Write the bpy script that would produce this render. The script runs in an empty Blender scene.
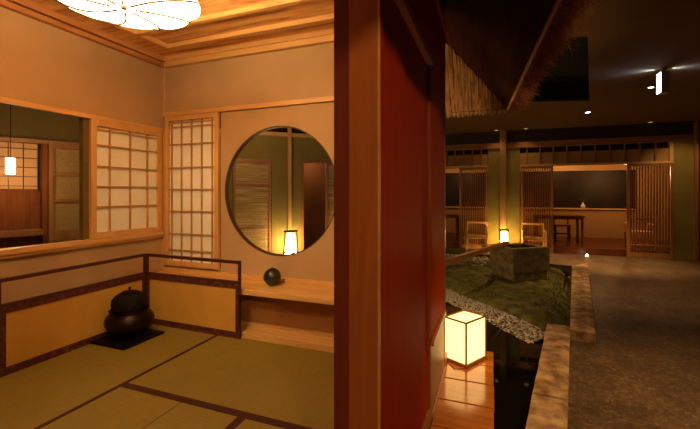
import bpy, bmesh, math, random
from mathutils import Vector, Matrix
random.seed(7)
S = bpy.context.scene
COL = S.collection
PI = math.pi
EYE = 1.25

# ------------------------------------------------------------------ materials
def newmat(name):
    m = bpy.data.materials.new(name); m.use_nodes = True
    nt = m.node_tree
    for n in list(nt.nodes): nt.nodes.remove(n)
    o = nt.nodes.new('ShaderNodeOutputMaterial')
    b = nt.nodes.new('ShaderNodeBsdfPrincipled')
    nt.links.new(b.outputs[0], o.inputs[0])
    return m, nt, b
def ramp(nt, fac, stops):
    r = nt.nodes.new('ShaderNodeValToRGB')
    e = r.color_ramp.elements
    e[0].position = stops[0][0]; e[0].color = (*stops[0][1], 1)
    e[1].position = stops[-1][0]; e[1].color = (*stops[-1][1], 1)
    for p, c in stops[1:-1]:
        k = e.new(p); k.color = (*c, 1)
    nt.links.new(fac, r.inputs[0]); return r.outputs[0]
def coords(nt, scale=(1,1,1), rot=(0,0,0)):
    t = nt.nodes.new('ShaderNodeTexCoord'); m = nt.nodes.new('ShaderNodeMapping')
    m.inputs['Scale'].default_value = scale; m.inputs['Rotation'].default_value = rot
    nt.links.new(t.outputs['Object'], m.inputs[0]); return m.outputs[0]
def noise(nt, vec, sc, det=4, rough=.55, dist=0):
    n = nt.nodes.new('ShaderNodeTexNoise')
    n.inputs['Scale'].default_value = sc; n.inputs['Detail'].default_value = det
    n.inputs['Roughness'].default_value = rough; n.inputs['Distortion'].default_value = dist
    nt.links.new(vec, n.inputs['Vector']); return n.outputs['Fac']
def bump(nt, b, h, s, d=.01):
    k = nt.nodes.new('ShaderNodeBump'); k.inputs['Strength'].default_value = s; k.inputs['Distance'].default_value = d
    nt.links.new(h, k.inputs['Height']); nt.links.new(k.outputs[0], b.inputs['Normal'])
def wood(name, dark, light, axis='x', rough=.5, gs=1.0, mid=None, contrast=(.3,.7), coat=0):
    m, nt, b = newmat(name)
    sc = {'x': (.7, 9, 9), 'y': (9, .7, 9), 'z': (9, 9, .7)}[axis]
    v = coords(nt, tuple(s*gs for s in sc))
    f = noise(nt, v, 1.6, 6, .6, 1.2)
    stops = [(contrast[0], dark), (contrast[1], light)]
    if mid: stops.insert(1, (sum(contrast)/2, mid))
    c = ramp(nt, f, stops)
    nt.links.new(c, b.inputs['Base Color'])
    b.inputs['Roughness'].default_value = rough
    if coat: b.inputs['Coat Weight'].default_value = coat; b.inputs['Coat Roughness'].default_value = .12
    bump(nt, b, f, .15, .004)
    return m
def mottled(name, c1, c2, sc=8, rough=.9, bs=.2, bsc=None, det=5, spec=.3):
    m, nt, b = newmat(name)
    v = coords(nt)
    f = noise(nt, v, sc, det)
    nt.links.new(ramp(nt, f, [(.35, c1), (.65, c2)]), b.inputs['Base Color'])
    b.inputs['Roughness'].default_value = rough
    b.inputs['Specular IOR Level'].default_value = spec
    if bs: bump(nt, b, noise(nt, v, bsc or sc*6, 3), bs, .01)
    return m
def glow(name, col, strength, base=(.9,.85,.75), var=0):
    m, nt, b = newmat(name)
    b.inputs['Base Color'].default_value = (*base, 1); b.inputs['Roughness'].default_value = .8
    b.inputs['Emission Color'].default_value = (*col, 1); b.inputs['Emission Strength'].default_value = strength
    if var:
        f = noise(nt, coords(nt), 14, 3)
        mr = nt.nodes.new('ShaderNodeMapRange'); mr.inputs['To Min'].default_value = strength*(1-var); mr.inputs['To Max'].default_value = strength*(1+var)
        nt.links.new(f, mr.inputs[0]); nt.links.new(mr.outputs[0], b.inputs['Emission Strength'])
    return m

# pale cypress of the tea room
PALE_D, PALE_L = (.58,.31,.09), (.72,.43,.15)
PX = wood('pale_cypress_x', PALE_D, PALE_L, 'x', .45)
PY = wood('pale_cypress_y', PALE_D, PALE_L, 'y', .45)
PZ = wood('pale_cypress_z', PALE_D, PALE_L, 'z', .45)
CEIL = wood('knotty_ceiling_board', (.34,.11,.018), (.78,.47,.17), 'x', .5, .9, mid=(.66,.34,.10), contrast=(.36,.60))
CEILY = wood('knotty_cornice_board', (.26,.08,.018), (.56,.27,.09), 'y', .5, .8, mid=(.44,.18,.05), contrast=(.30,.66))
REDX = wood('red_lacquered_wood_x', (.42,.030,.002), (.50,.042,.003), 'x', .6)
REDY = wood('red_lacquered_wood_y', (.42,.030,.002), (.50,.042,.003), 'y', .6)
REDZ = wood('red_lacquered_wood_z', (.42,.030,.002), (.50,.042,.003), 'z', .6)
POSTZ = wood('brown_post_wood', (.30,.085,.012), (.42,.125,.018), 'z', .55)
DECK = wood('varnished_deck_plank', (.36,.10,.014), (.56,.19,.03), 'x', .16, 1.2, coat=.6)
MIDX = wood('honey_wood_x', (.25,.10,.03), (.40,.18,.06), 'x', .45)
MIDZ = wood('honey_wood_z', (.25,.10,.03), (.40,.18,.06), 'z', .45)
DIMZ = wood('brown_partition_wood', (.16,.05,.015), (.26,.09,.03), 'z', .5)
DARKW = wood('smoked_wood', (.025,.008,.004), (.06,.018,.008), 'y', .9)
DARKX = wood('dark_beam_wood', (.03,.014,.006), (.06,.026,.012), 'x', .5)
BEAM = wood('reddish_beam_wood', (.50,.19,.06), (.68,.29,.10), 'y', .4)
LATT = wood('lattice_wood', (.42,.20,.055), (.56,.30,.09), 'z', .5)
LITEDGE = wood('painted_lit_edge', (.50,.24,.08), (.65,.34,.12), 'y', .35)  # pale tone stands in for light caught on edges
PLASTER = mottled('sand_plaster', (.45,.295,.14), (.48,.315,.155), 3, .95, .15, 160)
GREEN = mottled('moss_green_plaster', (.22,.165,.04), (.26,.195,.05), 3, .9, .15, 120)
OLIVE = mottled('olive_plaster', (.13,.09,.025), (.16,.11,.03), 3, .9, .15, 120)
TANW = mottled('tan_plaster', (.40,.23,.09), (.44,.26,.10), 2, .9, .1, 100)
HALLC = mottled('hall_ceiling_paint', (.13,.065,.02), (.145,.072,.022), 1.5, .9, .05, 60)
COFFER = mottled('coffer_black_green', (.012,.012,.008), (.018,.017,.01), 3, .9, .05)
BLACKW = mottled('night_dark_panel', (.010,.005,.003), (.022,.010,.005), 3, .5, 0)
RAIL = wood('dark_lacquer_rail', (.05,.010,.006), (.07,.014,.008), 'x', .4)
LACQ, nt, b = newmat('black_lacquer'); b.inputs['Base Color'].default_value = (.006,.004,.003,1); b.inputs['Roughness'].default_value = .55; b.inputs['Specular IOR Level'].default_value = .1
CERAM = mottled('dark_glazed_ceramic', (.010,.010,.008), (.03,.028,.02), 9, .32, .25, 30, spec=.5)
IRON = mottled('cast_iron', (.006,.003,.002), (.012,.006,.003), 30, .7, .5, 120, spec=.15)
BRONZE = mottled('bronze_brazier', (.012,.005,.003), (.024,.008,.004), 6, .35, .1, 60, spec=.4)
BRONZE.node_tree.nodes['Principled BSDF'].inputs['Metallic'].default_value = .6
PAPER = mottled('shoji_paper', (.82,.80,.68), (.88,.86,.74), 5, .95, .05, 80)
GOLDP = mottled('gold_screen_paper', (.52,.28,.045), (.57,.32,.055), 4, .8, .1, 90)
STONE = mottled('warm_kerb_stone', (.20,.10,.04), (.58,.38,.19), 9, .8, .9, 22, det=8)
BASIN = mottled('basin_granite', (.14,.10,.045), (.30,.22,.11), 9, .85, .6, 60)
PEB = [mottled('pebble_%s' % n, c, tuple(x*1.2 for x in c), 20, .6, .1) for n, c in (('white', (.55,.48,.38)), ('grey', (.33,.28,.22)), ('dark', (.16,.13,.10)))]
METAL, nt, b = newmat('grey_metal'); b.inputs['Base Color'].default_value = (.3,.26,.3,1); b.inputs['Roughness'].default_value = .4
WHITEG = mottled('white_glaze', (.75,.7,.6), (.8,.75,.65), 4, .3, 0)
PLANT = mottled('leaf_green', (.05,.09,.02), (.10,.15,.03), 20, .7, 0)

def brocade():
    m, nt, b = newmat('red_brocade_edge')
    v = coords(nt)
    vo = nt.nodes.new('ShaderNodeTexVoronoi'); vo.inputs['Scale'].default_value = 28; nt.links.new(v, vo.inputs['Vector'])
    nt.links.new(ramp(nt, vo.outputs['Distance'], [(.25, (.13,.035,.015)), (.5, (.07,.010,.008))]), b.inputs['Base Color'])
    b.inputs['Roughness'].default_value = .7
    return m
BROC = brocade()
def tatami(name, sc, tint):
    m, nt, b = newmat(name)
    v = coords(nt, sc)
    f = noise(nt, v, 1, 3)
    g = noise(nt, coords(nt), 2.2, 3)
    c = ramp(nt, f, [(.3, tuple(t*.82 for t in tint)), (.7, tuple(t*1.1 for t in tint))])
    mx = nt.nodes.new('ShaderNodeMix'); mx.data_type = 'RGBA'; mx.blend_type = 'MULTIPLY'; mx.inputs['Factor'].default_value = .5
    nt.links.new(c, mx.inputs['A']); nt.links.new(ramp(nt, g, [(.3, (.8,.8,.8)), (.7, (1,1,1))]), mx.inputs['B'])
    nt.links.new(mx.outputs['Result'], b.inputs['Base Color'])
    b.inputs['Roughness'].default_value = .7
    bump(nt, b, f, .2, .003)
    return m
TINT = (.23,.165,.018)
TAT_Y = tatami('rush_mat_weave_long', (12,260,12), TINT)
TAT_X = tatami('rush_mat_weave_cross', (260,12,12), TINT)
EDGE = mottled('mat_edge_cloth', (.045,.010,.006), (.06,.014,.008), 60, .8, 0)
def woven(name, c1, c2, sc):
    m, nt, b = newmat(name)
    f = noise(nt, coords(nt, sc), 1, 4)
    nt.links.new(ramp(nt, f, [(.32, c1), (.62, c2)]), b.inputs['Base Color'])
    b.inputs['Roughness'].default_value = .75; bump(nt, b, f, .5, .006)
    return m
REED = woven('split_reed_panel', (.22,.13,.045), (.62,.42,.17), (1.5,1.5,55))
WEAVE = woven('wickerwork_panel', (.28,.17,.055), (.42,.26,.095), (60,60,90))
THATCH = woven('thatch_straw', (.10,.04,.018), (.30,.13,.05), (40,40,40))
REEDL = woven('reed_lining_straw', (.24,.11,.035), (.60,.33,.12), (30,6,6))
DIMZ.node_tree.nodes['Principled BSDF'].inputs['Roughness'].default_value = .8
for _m in (DARKW, REDX, REDY, REDZ, DIMZ): _m.node_tree.nodes['Principled BSDF'].inputs['Specular IOR Level'].default_value = .05
BAMBOO = woven('bamboo_pole_skin', (.28,.12,.045), (.40,.19,.08), (4,4,4))
MOSS = mottled('moss', (.05,.050,.010), (.19,.175,.035), 6, .95, .9, 70, det=9)
MOSST = mottled('moss_tuft', (.08,.07,.015), (.24,.20,.045), 14, .95, .2)
EARTH = mottled('garden_earth', (.035,.022,.01), (.07,.045,.02), 10, .95, .8, 60)
def pathmat():
    m, nt, b = newmat('washed_gravel_path')
    v = coords(nt)
    a = noise(nt, v, 2.6, 10, .75); f = noise(nt, v, 34, 4, .85)
    c1 = ramp(nt, f, [(.38, (.085,.045,.018)), (.56, (.17,.10,.045)), (.72, (.50,.34,.18))])
    mx = nt.nodes.new('ShaderNodeMix'); mx.data_type = 'RGBA'; mx.blend_type = 'MULTIPLY'; mx.inputs['Factor'].default_value = .8
    nt.links.new(c1, mx.inputs['A']); nt.links.new(ramp(nt, a, [(.36, (.38,.34,.30)), (.62, (1,1,1))]), mx.inputs['B'])
    nt.links.new(mx.outputs['Result'], b.inputs['Base Color'])
    b.inputs['Roughness'].default_value = .55; b.inputs['Specular IOR Level'].default_value = .3
    bump(nt, b, f, .9, .012)
    return m
PATH = pathmat()
def watermat():
    m, nt, b = newmat('pond_water')
    b.inputs['Base Color'].default_value = (.004,.005,.004,1); b.inputs['Roughness'].default_value = .04
    bump(nt, b, noise(nt, coords(nt), 3, 2), .05, .02)
    return m
WATER = watermat()
WARM = (1, .60, .22)
SHADE = glow('lit_washi_shade', (1,.67,.33), 7.6, var=.1)
LANT = glow('lit_lantern_paper', (1,.62,.20), 1.25, var=.2)
LANT2 = glow('lit_post_lantern_paper', (1,.68,.28), 22)
LANT3 = glow('lit_pillar_lantern_paper', (1,.62,.18), 26)
PEND = glow('lit_small_pendant', (1,.62,.28), 9)
PENDLIT = glow('shoji_paper_painted_glow', (1,.40,.10), .10, base=(.38,.20,.075), var=.35)  # weak amber emission paints the pendant's light on the paper
SIGN = glow('lit_sign_face', (.85,.85,1), 3)
DOWN = glow('lit_downlight', (1,.80,.50), 14)
DOWND = glow('dim_downlight', (1,.7,.4), .35)

# ------------------------------------------------------------------ mesh helpers
WM = {}
class MB:
    def __init__(s): s.v = []; s.f = []
    def add(s, vs, fs):
        n = len(s.v); s.v += [tuple(v) for v in vs]; s.f += [tuple(i+n for i in f) for f in fs]; return s
    def box(s, x0,x1,y0,y1,z0,z1):
        return s.add([(x0,y0,z0),(x1,y0,z0),(x1,y1,z0),(x0,y1,z0),(x0,y0,z1),(x1,y0,z1),(x1,y1,z1),(x0,y1,z1)],
                     [(0,3,2,1),(4,5,6,7),(0,1,5,4),(1,2,6,5),(2,3,7,6),(3,0,4,7)])
    def prism(s, pts, z0, z1):           # pts: plan polygon, counter-clockwise
        n = len(pts); zb = z0 if isinstance(z0,(list,tuple)) else [z0]*n; zt = z1 if isinstance(z1,(list,tuple)) else [z1]*n
        return s.add([(p[0],p[1],zb[i]) for i,p in enumerate(pts)]+[(p[0],p[1],zt[i]) for i,p in enumerate(pts)],
                     [tuple(range(n-1,-1,-1)), tuple(range(n,2*n))]+[(i,(i+1)%n,n+(i+1)%n,n+i) for i in range(n)])
    def tube(s, p, q, r, r2=None, n=8):
        p = Vector(p); q = Vector(q); r2 = r if r2 is None else r2
        d = (q-p).normalized(); a = d.orthogonal().normalized(); b = d.cross(a)
        vs = [p+(a*math.cos(2*PI*i/n)+b*math.sin(2*PI*i/n))*r for i in range(n)]+[q+(a*math.cos(2*PI*i/n)+b*math.sin(2*PI*i/n))*r2 for i in range(n)]
        return s.add(vs, [(i,(i+1)%n,n+(i+1)%n,n+i) for i in range(n)]+[tuple(range(n-1,-1,-1)), tuple(range(n,2*n))])
    def path(s, pts, r, n=6):
        pts = [Vector(p) for p in pts]; rings = []
        up = None
        for i, p in enumerate(pts):
            d = (pts[min(i+1,len(pts)-1)]-pts[max(i-1,0)]).normalized()
            a = d.orthogonal().normalized() if up is None else (up-d*up.dot(d)).normalized()
            up = a; b = d.cross(a)
            rings.append([p+(a*math.cos(2*PI*k/n)+b*math.sin(2*PI*k/n))*r for k in range(n)])
        vs = [v for g in rings for v in g]; m = len(rings)
        fs = [(j*n+i, j*n+(i+1)%n, (j+1)*n+(i+1)%n, (j+1)*n+i) for j in range(m-1) for i in range(n)]
        fs += [tuple(range(n-1,-1,-1)), tuple(range((m-1)*n, m*n))]
        return s.add(vs, fs)
    def lathe(s, prof, c=(0,0,0), n=40, cap=True):
        vs = []; fs = []; m = len(prof)
        for r, z in prof:
            for i in range(n): vs.append((c[0]+r*math.cos(2*PI*i/n), c[1]+r*math.sin(2*PI*i/n), c[2]+z))
        for j in range(m-1):
            for i in range(n): fs.append((j*n+i, j*n+(i+1)%n, (j+1)*n+(i+1)%n, (j+1)*n+i))
        if cap: fs += [tuple(range(n-1,-1,-1)), tuple(range((m-1)*n, m*n))]
        return s.add(vs, fs)
    def build(s, name, mat, parent=None, local=False, smooth=False, bevel=0, base=None):
        vs = s.v
        me = bpy.data.meshes.new(name); o = bpy.data.objects.new(name, me)
        if parent is not None:
            if not local:
                inv = WM[parent.name].inverted(); vs = [tuple(inv @ Vector(v)) for v in vs]
            o.parent = parent; WM[o.name] = WM[parent.name]
        else:
            if base is None:
                xs = [v[0] for v in vs]; ys = [v[1] for v in vs]; zs = [v[2] for v in vs]
                base = ((min(xs)+max(xs))/2, (min(ys)+max(ys))/2, min(zs))
            if not local: vs = [(v[0]-base[0], v[1]-base[1], v[2]-base[2]) for v in vs]
            o.location = base; WM[o.name] = Matrix.Translation(base)
        me.from_pydata(vs, [], s.f); me.update()
        bm = bmesh.new(); bm.from_mesh(me); bmesh.ops.recalc_face_normals(bm, faces=bm.faces); bm.to_mesh(me); bm.free()
        if smooth:
            for p in me.polygons: p.use_smooth = True
        me.materials.append(mat)
        COL.objects.link(o)
        if bevel:
            md = o.modifiers.new('bevel', 'BEVEL'); md.width = bevel; md.segments = 2; md.limit_method = 'ANGLE'
        return o
def B(*a): return MB().box(*a)
def tag(o, label, cat, group=None, kind=None):
    o['label'] = label; o['category'] = cat
    if group: o['group'] = group
    if kind: o['kind'] = kind
    return o
def thing(name, label, cat, loc=(0,0,0), rz=0, group=None):
    o = bpy.data.objects.new(name, None); COL.objects.link(o); o.location = loc; o.rotation_euler = (0,0,rz)
    o.empty_display_size = .1
    WM[o.name] = Matrix.Translation(loc) @ Matrix.Rotation(rz, 4, 'Z')
    return tag(o, label, cat, group)
def struct(name, mb, mat, parent=None, **k):
    o = mb.build(name, mat, parent, **k)
    if parent is None: o['kind'] = 'structure'
    return o
def dup(root, loc, rz, label=None, group=None):
    r = root.copy(); COL.objects.link(r); r.location = loc; r.rotation_euler = (0,0,rz)
    if label: r['label'] = label
    if group: r['group'] = group
    for ch in list(root.children):
        c = ch.copy(); COL.objects.link(c); c.parent = r
        for g in ch.children:
            d = g.copy(); COL.objects.link(d); d.parent = c
    return r

# ------------------------------------------------------------------ tea room shell
XL, XR, XO = -3.33, -.44, -.34       # left wall face, right wall inner face, right wall outer face
YB, YF = 3.10, -.15                  # back wall face, front wall face
CZ = 2.70                            # ceiling boards
struct('floor', B(XL, XO, YF, 3.2, -.16, -.055), MIDX)
# left wall with its long window opening
w = MB(); t = .05
w.box(XL-t, XL, YF-.1, YB+.1, -.16, .80); w.box(XL-t, XL, YF-.1, YB+.1, 1.925, 2.80)
w.box(XL-t, XL, YF-.1, .80, .80, 1.925); w.box(XL-t, XL, 3.05, YB+.1, .80, 1.925)
struct('wall_left', w, PLASTER)
# back wall with a true round hole and a shoji opening
def round_wall(x0, x1, z0, z1, cx, cz, r, y0, y1, n=64):
    m = MB(); vs = []
    outer = []
    for i in range(n):
        a = 2*PI*i/n; c, s_ = math.cos(a), math.sin(a)
        tx = ((x1-cx) if c > 0 else (x0-cx))/c if abs(c) > 1e-6 else 1e9
        tz = ((z1-cz) if s_ > 0 else (z0-cz))/s_ if abs(s_) > 1e-6 else 1e9
        k = min(tx, tz); outer.append((cx+c*k, cz+s_*k))
    inner = [(cx+r*math.cos(2*PI*i/n), cz+r*math.sin(2*PI*i/n)) for i in range(n)]
    corners = [(x0,z0),(x1,z0),(x1,z1),(x0,z1)]
    for q in corners:                                   # snap nearest outer vertex to each corner
        j = min(range(n), key=lambda i: (outer[i][0]-q[0])**2+(outer[i][1]-q[1])**2); outer[j] = q
    for y in (y0, y1):
        vs += [(x, y, z) for x, z in inner] + [(x, y, z) for x, z in outer]
    fs = []
    for i in range(n):
        j = (i+1) % n
        fs += [(i, j, n+j, n+i), (2*n+i, 2*n+j, 3*n+j, 3*n+i), (i, j, 2*n+j, 2*n+i), (n+i, n+j, 3*n+j, 3*n+i)]
    return m.add(vs, fs)
CX, CZR, RR = -1.905, 1.270, .622
w = round_wall(-2.575, XR, .47, 2.10, CX, CZR, RR, YB, YB+.035)
w.box(XL, XR, YB, YB+.09, 2.10, 2.80); w.box(XL, XR, YB, YB+.09, -.055, .47)
struct('wall_back', w, PLASTER)
rg = MB(); n = 96; vs_ = []
for r_, y_ in ((RR+.002,YB+.001),(RR+.002,YB+.05),(RR-.012,YB+.05),(RR-.012,YB+.001)):
    vs_ += [(CX+r_*math.cos(2*PI*i/n), y_, CZR+r_*math.sin(2*PI*i/n)) for i in range(n)]
rg.add(vs_, [(a*n+i, a*n+(i+1)%n, ((a+1)%4)*n+(i+1)%n, ((a+1)%4)*n+i) for a in range(4) for i in range(n)])
struct('window_2', rg, wood('dark_reveal_wood', (.07,.03,.012), (.11,.05,.02), 'z', .5))
# recess back under the shelf
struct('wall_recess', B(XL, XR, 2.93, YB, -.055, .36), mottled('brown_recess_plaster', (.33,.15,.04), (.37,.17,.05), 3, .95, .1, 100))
struct('trim_1', B(XL, XR, 2.72, 2.93, -.055, .035).box(XL, XR, 2.705, 2.735, -.055, .045).box(XL, XR, 2.90, 2.93, .035, .055), PX)
# front wall behind the camera side
struct('wall_front', B(XL-.12, XO, YF-.1, YF, -.16, 2.80), PLASTER)
# right wall: plaster above the opening, inner lining beside it
w = B(XR, XO-.03, YF, 1.23, 2.05, 2.80).box(XR, XO-.055, 1.35, 2.28, 0.0, 2.80).box(XR, XO-.055, 2.28, 3.19, -.055, 2.80).box(XR, XO-.055, 1.23, 1.35, 2.05, 2.80)
struct('wall_right', w, PLASTER)
# ceiling boards with battens in a border frame
struct('ceiling', B(XL, XR, YF, YB, CZ, CZ+.05), CEIL)
c = MB()
for k in range(8):
    y = 2.80-.34*k
    if y > YF: c.box(XL+.36, XR, y-.02, y+.02, CZ-.04, CZ)
struct('trim_2', c, PX)
struct('trim_3', B(XL+.34, XL+.38, YF, 2.82, CZ-.04, CZ), PY)
# cornice round the walls
c = B(XL, XR, YB-.05, YB, 2.60, 2.655).box(XL, XR, YB-.07, YB, 2.655, CZ)
struct('trim_4', c, PX)
c = B(XL, XL+.05, YF, YB-.05, 2.60, 2.64).box(XL, XL+.075, YF, YB-.05, 2.648, CZ)
struct('trim_5', c, CEILY)
struct('trim_6', B(XL, XR, YB-.03, YB, 2.072, 2.115), PX)                         # picture rail, back wall
struct('trim_7', B(XL, XL+.03, YF, YB-.03, 1.905, 1.943), PY)                     # head rail of the long window
c = B(XL-.05, XL+.045, .80, 3.07, .801, .84).box(XL+.001, XL+.03, .80, 3.07, .775, .801)
struct('trim_8', c, PY)                                                          # sill
struct('trim_9', B(XL, XL+.03, YB-.035, YB, .46, 1.905).box(XL, XL+.02, YB-.02, YB, 2.115, 2.60), PZ)
struct('trim_10', B(XL-.05, XL-.001, 2.235, 2.285, .84, 1.925), OLIVE)            # window jamb

# ------------------------------------------------------------------ shoji screens
def shoji(name, label, x0, x1, z0, z1, y, nv, zs, t_, fr, wm, vertical_plane='xz'):
    # built in local frame: x along width, z up, y = depth (front at 0)
    W = x1-x0; H = z1-z0
    root = thing(name, label, 'shoji screen', ((x0+x1)/2, y, z0) if vertical_plane == 'xz' else (y, (x0+x1)/2, z0), 0 if vertical_plane == 'xz' else PI/2, 'shoji screens of the tea room')
    h = W/2; d = .03
    f = B(-h,-h+fr,-d,0,0,H).box(h-fr,h,-d,0,0,H).box(-h+fr,h-fr,-d,0,0,fr).box(-h+fr,h-fr,-d,0,H-fr,H)
    f.build('frame', wm, root, local=True, bevel=.002)
    l = MB()
    for k in range(nv):
        x = -h+fr+(W-2*fr)*t_[k]
        l.box(x-.0065,x+.0065,-.020,-.006,fr,H-fr)
    for zz in zs:
        z = zz*H
        l.box(-h+fr,h-fr,-.023,-.006,z-.0065,z+.0065)
    l.build('lattice', LATT, root, local=True)
    B(-h+fr,h-fr,-.004,-.002,fr,H-fr).build('paper', PAPER, root, local=True)
    return root
shoji('shoji_screen', 'tall narrow shoji screen with pale wood lattice beside the round window', -3.295, -2.585, .475, 2.068, YB-.001, 5,
      [.105,.215,.365,.51,.655,.81,.925,.955], [.06,.28,.5,.72,.94], .05, PZ)
# left wall screen faces +X: local -y must point to +X -> rotate +90 deg
shoji('shoji_screen', 'square shoji screen with wide pale grid in the left wall window', 2.285, 3.045, .842, 1.905, XL+.0, 3,
      [.265,.44,.61,.79,.925], [.2,.52,.82], .052, PZ, 'yz')

# ------------------------------------------------------------------ tokonoma shelf and ball vase
sh = thing('alcove_shelf', 'long pale wooden shelf board running under the round window', 'shelf', ((XL+XR)/2, 2.9, .36))
B(XL, XR, 2.72, YB, .365, .412).build('board', PX, sh, bevel=.004)
B(XL, XR, YB-.045, YB, .412, .452).build('back_rail', PX, sh, bevel=.003)
bv = thing('round_vase', 'small dark round ceramic vase on the shelf under the round window', 'vase', (-1.86, 2.93, .412))
prof = [(.0,0),(.022,0),(.022,.002)]+[(.079*math.sin(t_*PI/20), .079-.079*math.cos(t_*PI/20)) for t_ in range(3,19)]+[(.012,.1555),(.011,.148),(.0,.147)]
MB().lathe(prof, (-1.86,2.93,.412), 40, False).build('body', CERAM, bv, smooth=True)
MB().lathe([(.010,.150),(.016,.1555),(.017,.158),(.014,.160),(.010,.158)], (-1.86,2.93,.412), 24, False).build('mouth_rim', CERAM, bv, smooth=True)

# ------------------------------------------------------------------ tatami mats
def mat(label, x0,x1,y0,y1, sides, m):
    r = thing('tatami_mat', label, 'tatami mat', ((x0+x1)/2,(y0+y1)/2,-.055), 0, 'tatami mats on the tea room floor')
    B(x0+.001,x1-.001,y0+.001,y1-.001,-.055,0).build('rush_surface', m, r, bevel=.003)
    e = .026
    for s_ in sides:
        yt = y1-e if 't' in sides and s_ in 'lr' else y1-.001
        b_ = {'l': (x0+.001,x0+e,y0+.001,yt), 'r': (x1-e,x1-.001,y0+.001,yt), 't': (x0+.001,x1-.001,y1-e,y1-.001), 'b': (x0+.001,x1-.001,y0+.001,y0+e)}[s_]
        B(*b_, -.05, .0022).build('cloth_edge', EDGE, r)
mat('long tatami mat under the folding screen and the kettle', XL+.002,-2.245,.81,2.70,'r',TAT_Y)
mat('tatami mat lying along the alcove below the shelf', -2.245,XR,1.765,2.70,'b',TAT_X)
mat('narrow half tatami mat left of the thin seam in the floor centre', -2.245,-1.737,.81,1.765,'t',TAT_Y)
mat('narrow half tatami mat right of the thin seam in the floor centre', -1.733,-1.30,.81,1.765,'tr',TAT_Y)
mat('tatami mat nearest the red post at the lower right corner', -1.30,XR,YF+.005,1.765,'tl',TAT_Y)
mat('tatami mat in the near left corner of the tea room', XL+.002,-1.30,YF+.005,.81,'t',TAT_X)

# ------------------------------------------------------------------ low folding hearth screen
fs = thing('hearth_screen', 'low two-fold hearth screen with gold panels and dark red frame behind the kettle', 'folding screen', (-3.1,2.75,0))
def fold(p, q, last_rail=True):
    p = Vector((*p,0)); q = Vector((*q,0)); L = (q-p).length; d = (q-p)/L; n = Vector((-d.y,d.x,0))
    def bar(m, a, b, z0, z1, th=.012):
        A = p+d*a; Bq = p+d*b
        m.prism([(A-n*th)[:2], (Bq-n*th)[:2], (Bq+n*th)[:2], (A+n*th)[:2]], z0, z1)
    pan = MB(); bar(pan, .03, L-.03, .03, .455, .005); pan.build('gold_panel', GOLDP, fs)
    br = MB(); bar(br, .0, L, .0, .055, .010); bar(br, 0, L, .425, .478, .010); bar(br, .0, .04, .055, .425, .010); bar(br, L-.04, L, .055, .425, .010)
    br.build('brocade_border', BROC, fs)
    fr = MB(); bar(fr, -.004, .012, 0, .665, .013); bar(fr, L-.012, L+.004, 0, .665, .013); bar(fr, 0, L, .642, .668, .015); bar(fr, 0, L, .478, .49, .012)
    fr.build('lacquer_rail', RAIL, fs)
fold((-3.12,1.53),(-3.12,2.68)); fold((-3.108,2.69),(-2.02,2.675))

# ------------------------------------------------------------------ kettle and brazier on its board
KX, KY = -2.915, 2.35
tag(B(KX-.195,KX+.19,KY-.205,KY+.19,.001,.020).build('lacquer_board', LACQ, bevel=.003), 'square black lacquered board on the mat under the brazier', 'board')
bz = thing('brazier', 'round bronze brazier standing on the black board', 'brazier', (KX,KY,.020))
MB().lathe([(.0,.035),(.09,.035),(.135,.05),(.168,.085),(.188,.125),(.190,.15),(.180,.18),(.160,.203),(.148,.212),(.150,.228),(.158,.234),(.150,.238),(.140,.232),(.138,.18),(.0,.14)], (KX,KY,.02), 48, False).build('bowl', BRONZE, bz, smooth=True)
for k in range(3):
    a = PI/2+2*PI*k/3+.4
    MB().lathe([(.0,0),(.022,0),(.026,.015),(.03,.045),(.03,.062),(.0,.065)], (KX+.105*math.cos(a),KY+.105*math.sin(a),.02), 14, False).build('foot', BRONZE, bz, smooth=True)
for s_ in (-1,1):
    MB().path([(KX+.155*math.cos(.35+t_)*1, KY+.0,0) for t_ in ()] or [(KX+s_*.185,KY-.03,.20),(KX+s_*.215,KY-.025,.185),(KX+s_*.222,KY,.165),(KX+s_*.215,KY+.025,.185),(KX+s_*.185,KY+.03,.20)], .007, 8).build('ring_handle', BRONZE, bz, smooth=True)
kt = thing('tea_kettle', 'dark cast iron tea kettle with knobbed lid set in the brazier', 'kettle', (KX,KY,.20))
MB().lathe([(.0,.0),(.08,.002),(.118,.02),(.128,.05),(.134,.058),(.136,.066),(.140,.10),(.136,.135),(.112,.168),(.082,.186),(.07,.188),(.068,.182),(.0,.18)], (KX,KY,.205), 48, False).build('kettle_body', IRON, kt, smooth=True)
ld = MB().lathe([(.0,.184),(.066,.185),(.070,.190),(.062,.198),(.03,.205),(.0,.207)], (KX,KY,.205), 36, False).build('lid', IRON, kt, smooth=True)
MB().lathe([(.0,.204),(.006,.206),(.007,.214),(.013,.222),(.013,.232),(.006,.238),(.0,.239)], (KX,KY,.205), 16, False).build('knob', IRON, ld, smooth=True)
for s_ in (-1,1):
    MB().path([(KX+s_*.136,KY-.016,.325),(KX+s_*.153,KY-.012,.33),(KX+s_*.158,KY,.325),(KX+s_*.153,KY+.012,.318),(KX+s_*.136,KY+.016,.315)], .006, 8).build('lug', IRON, kt, smooth=True)

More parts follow.
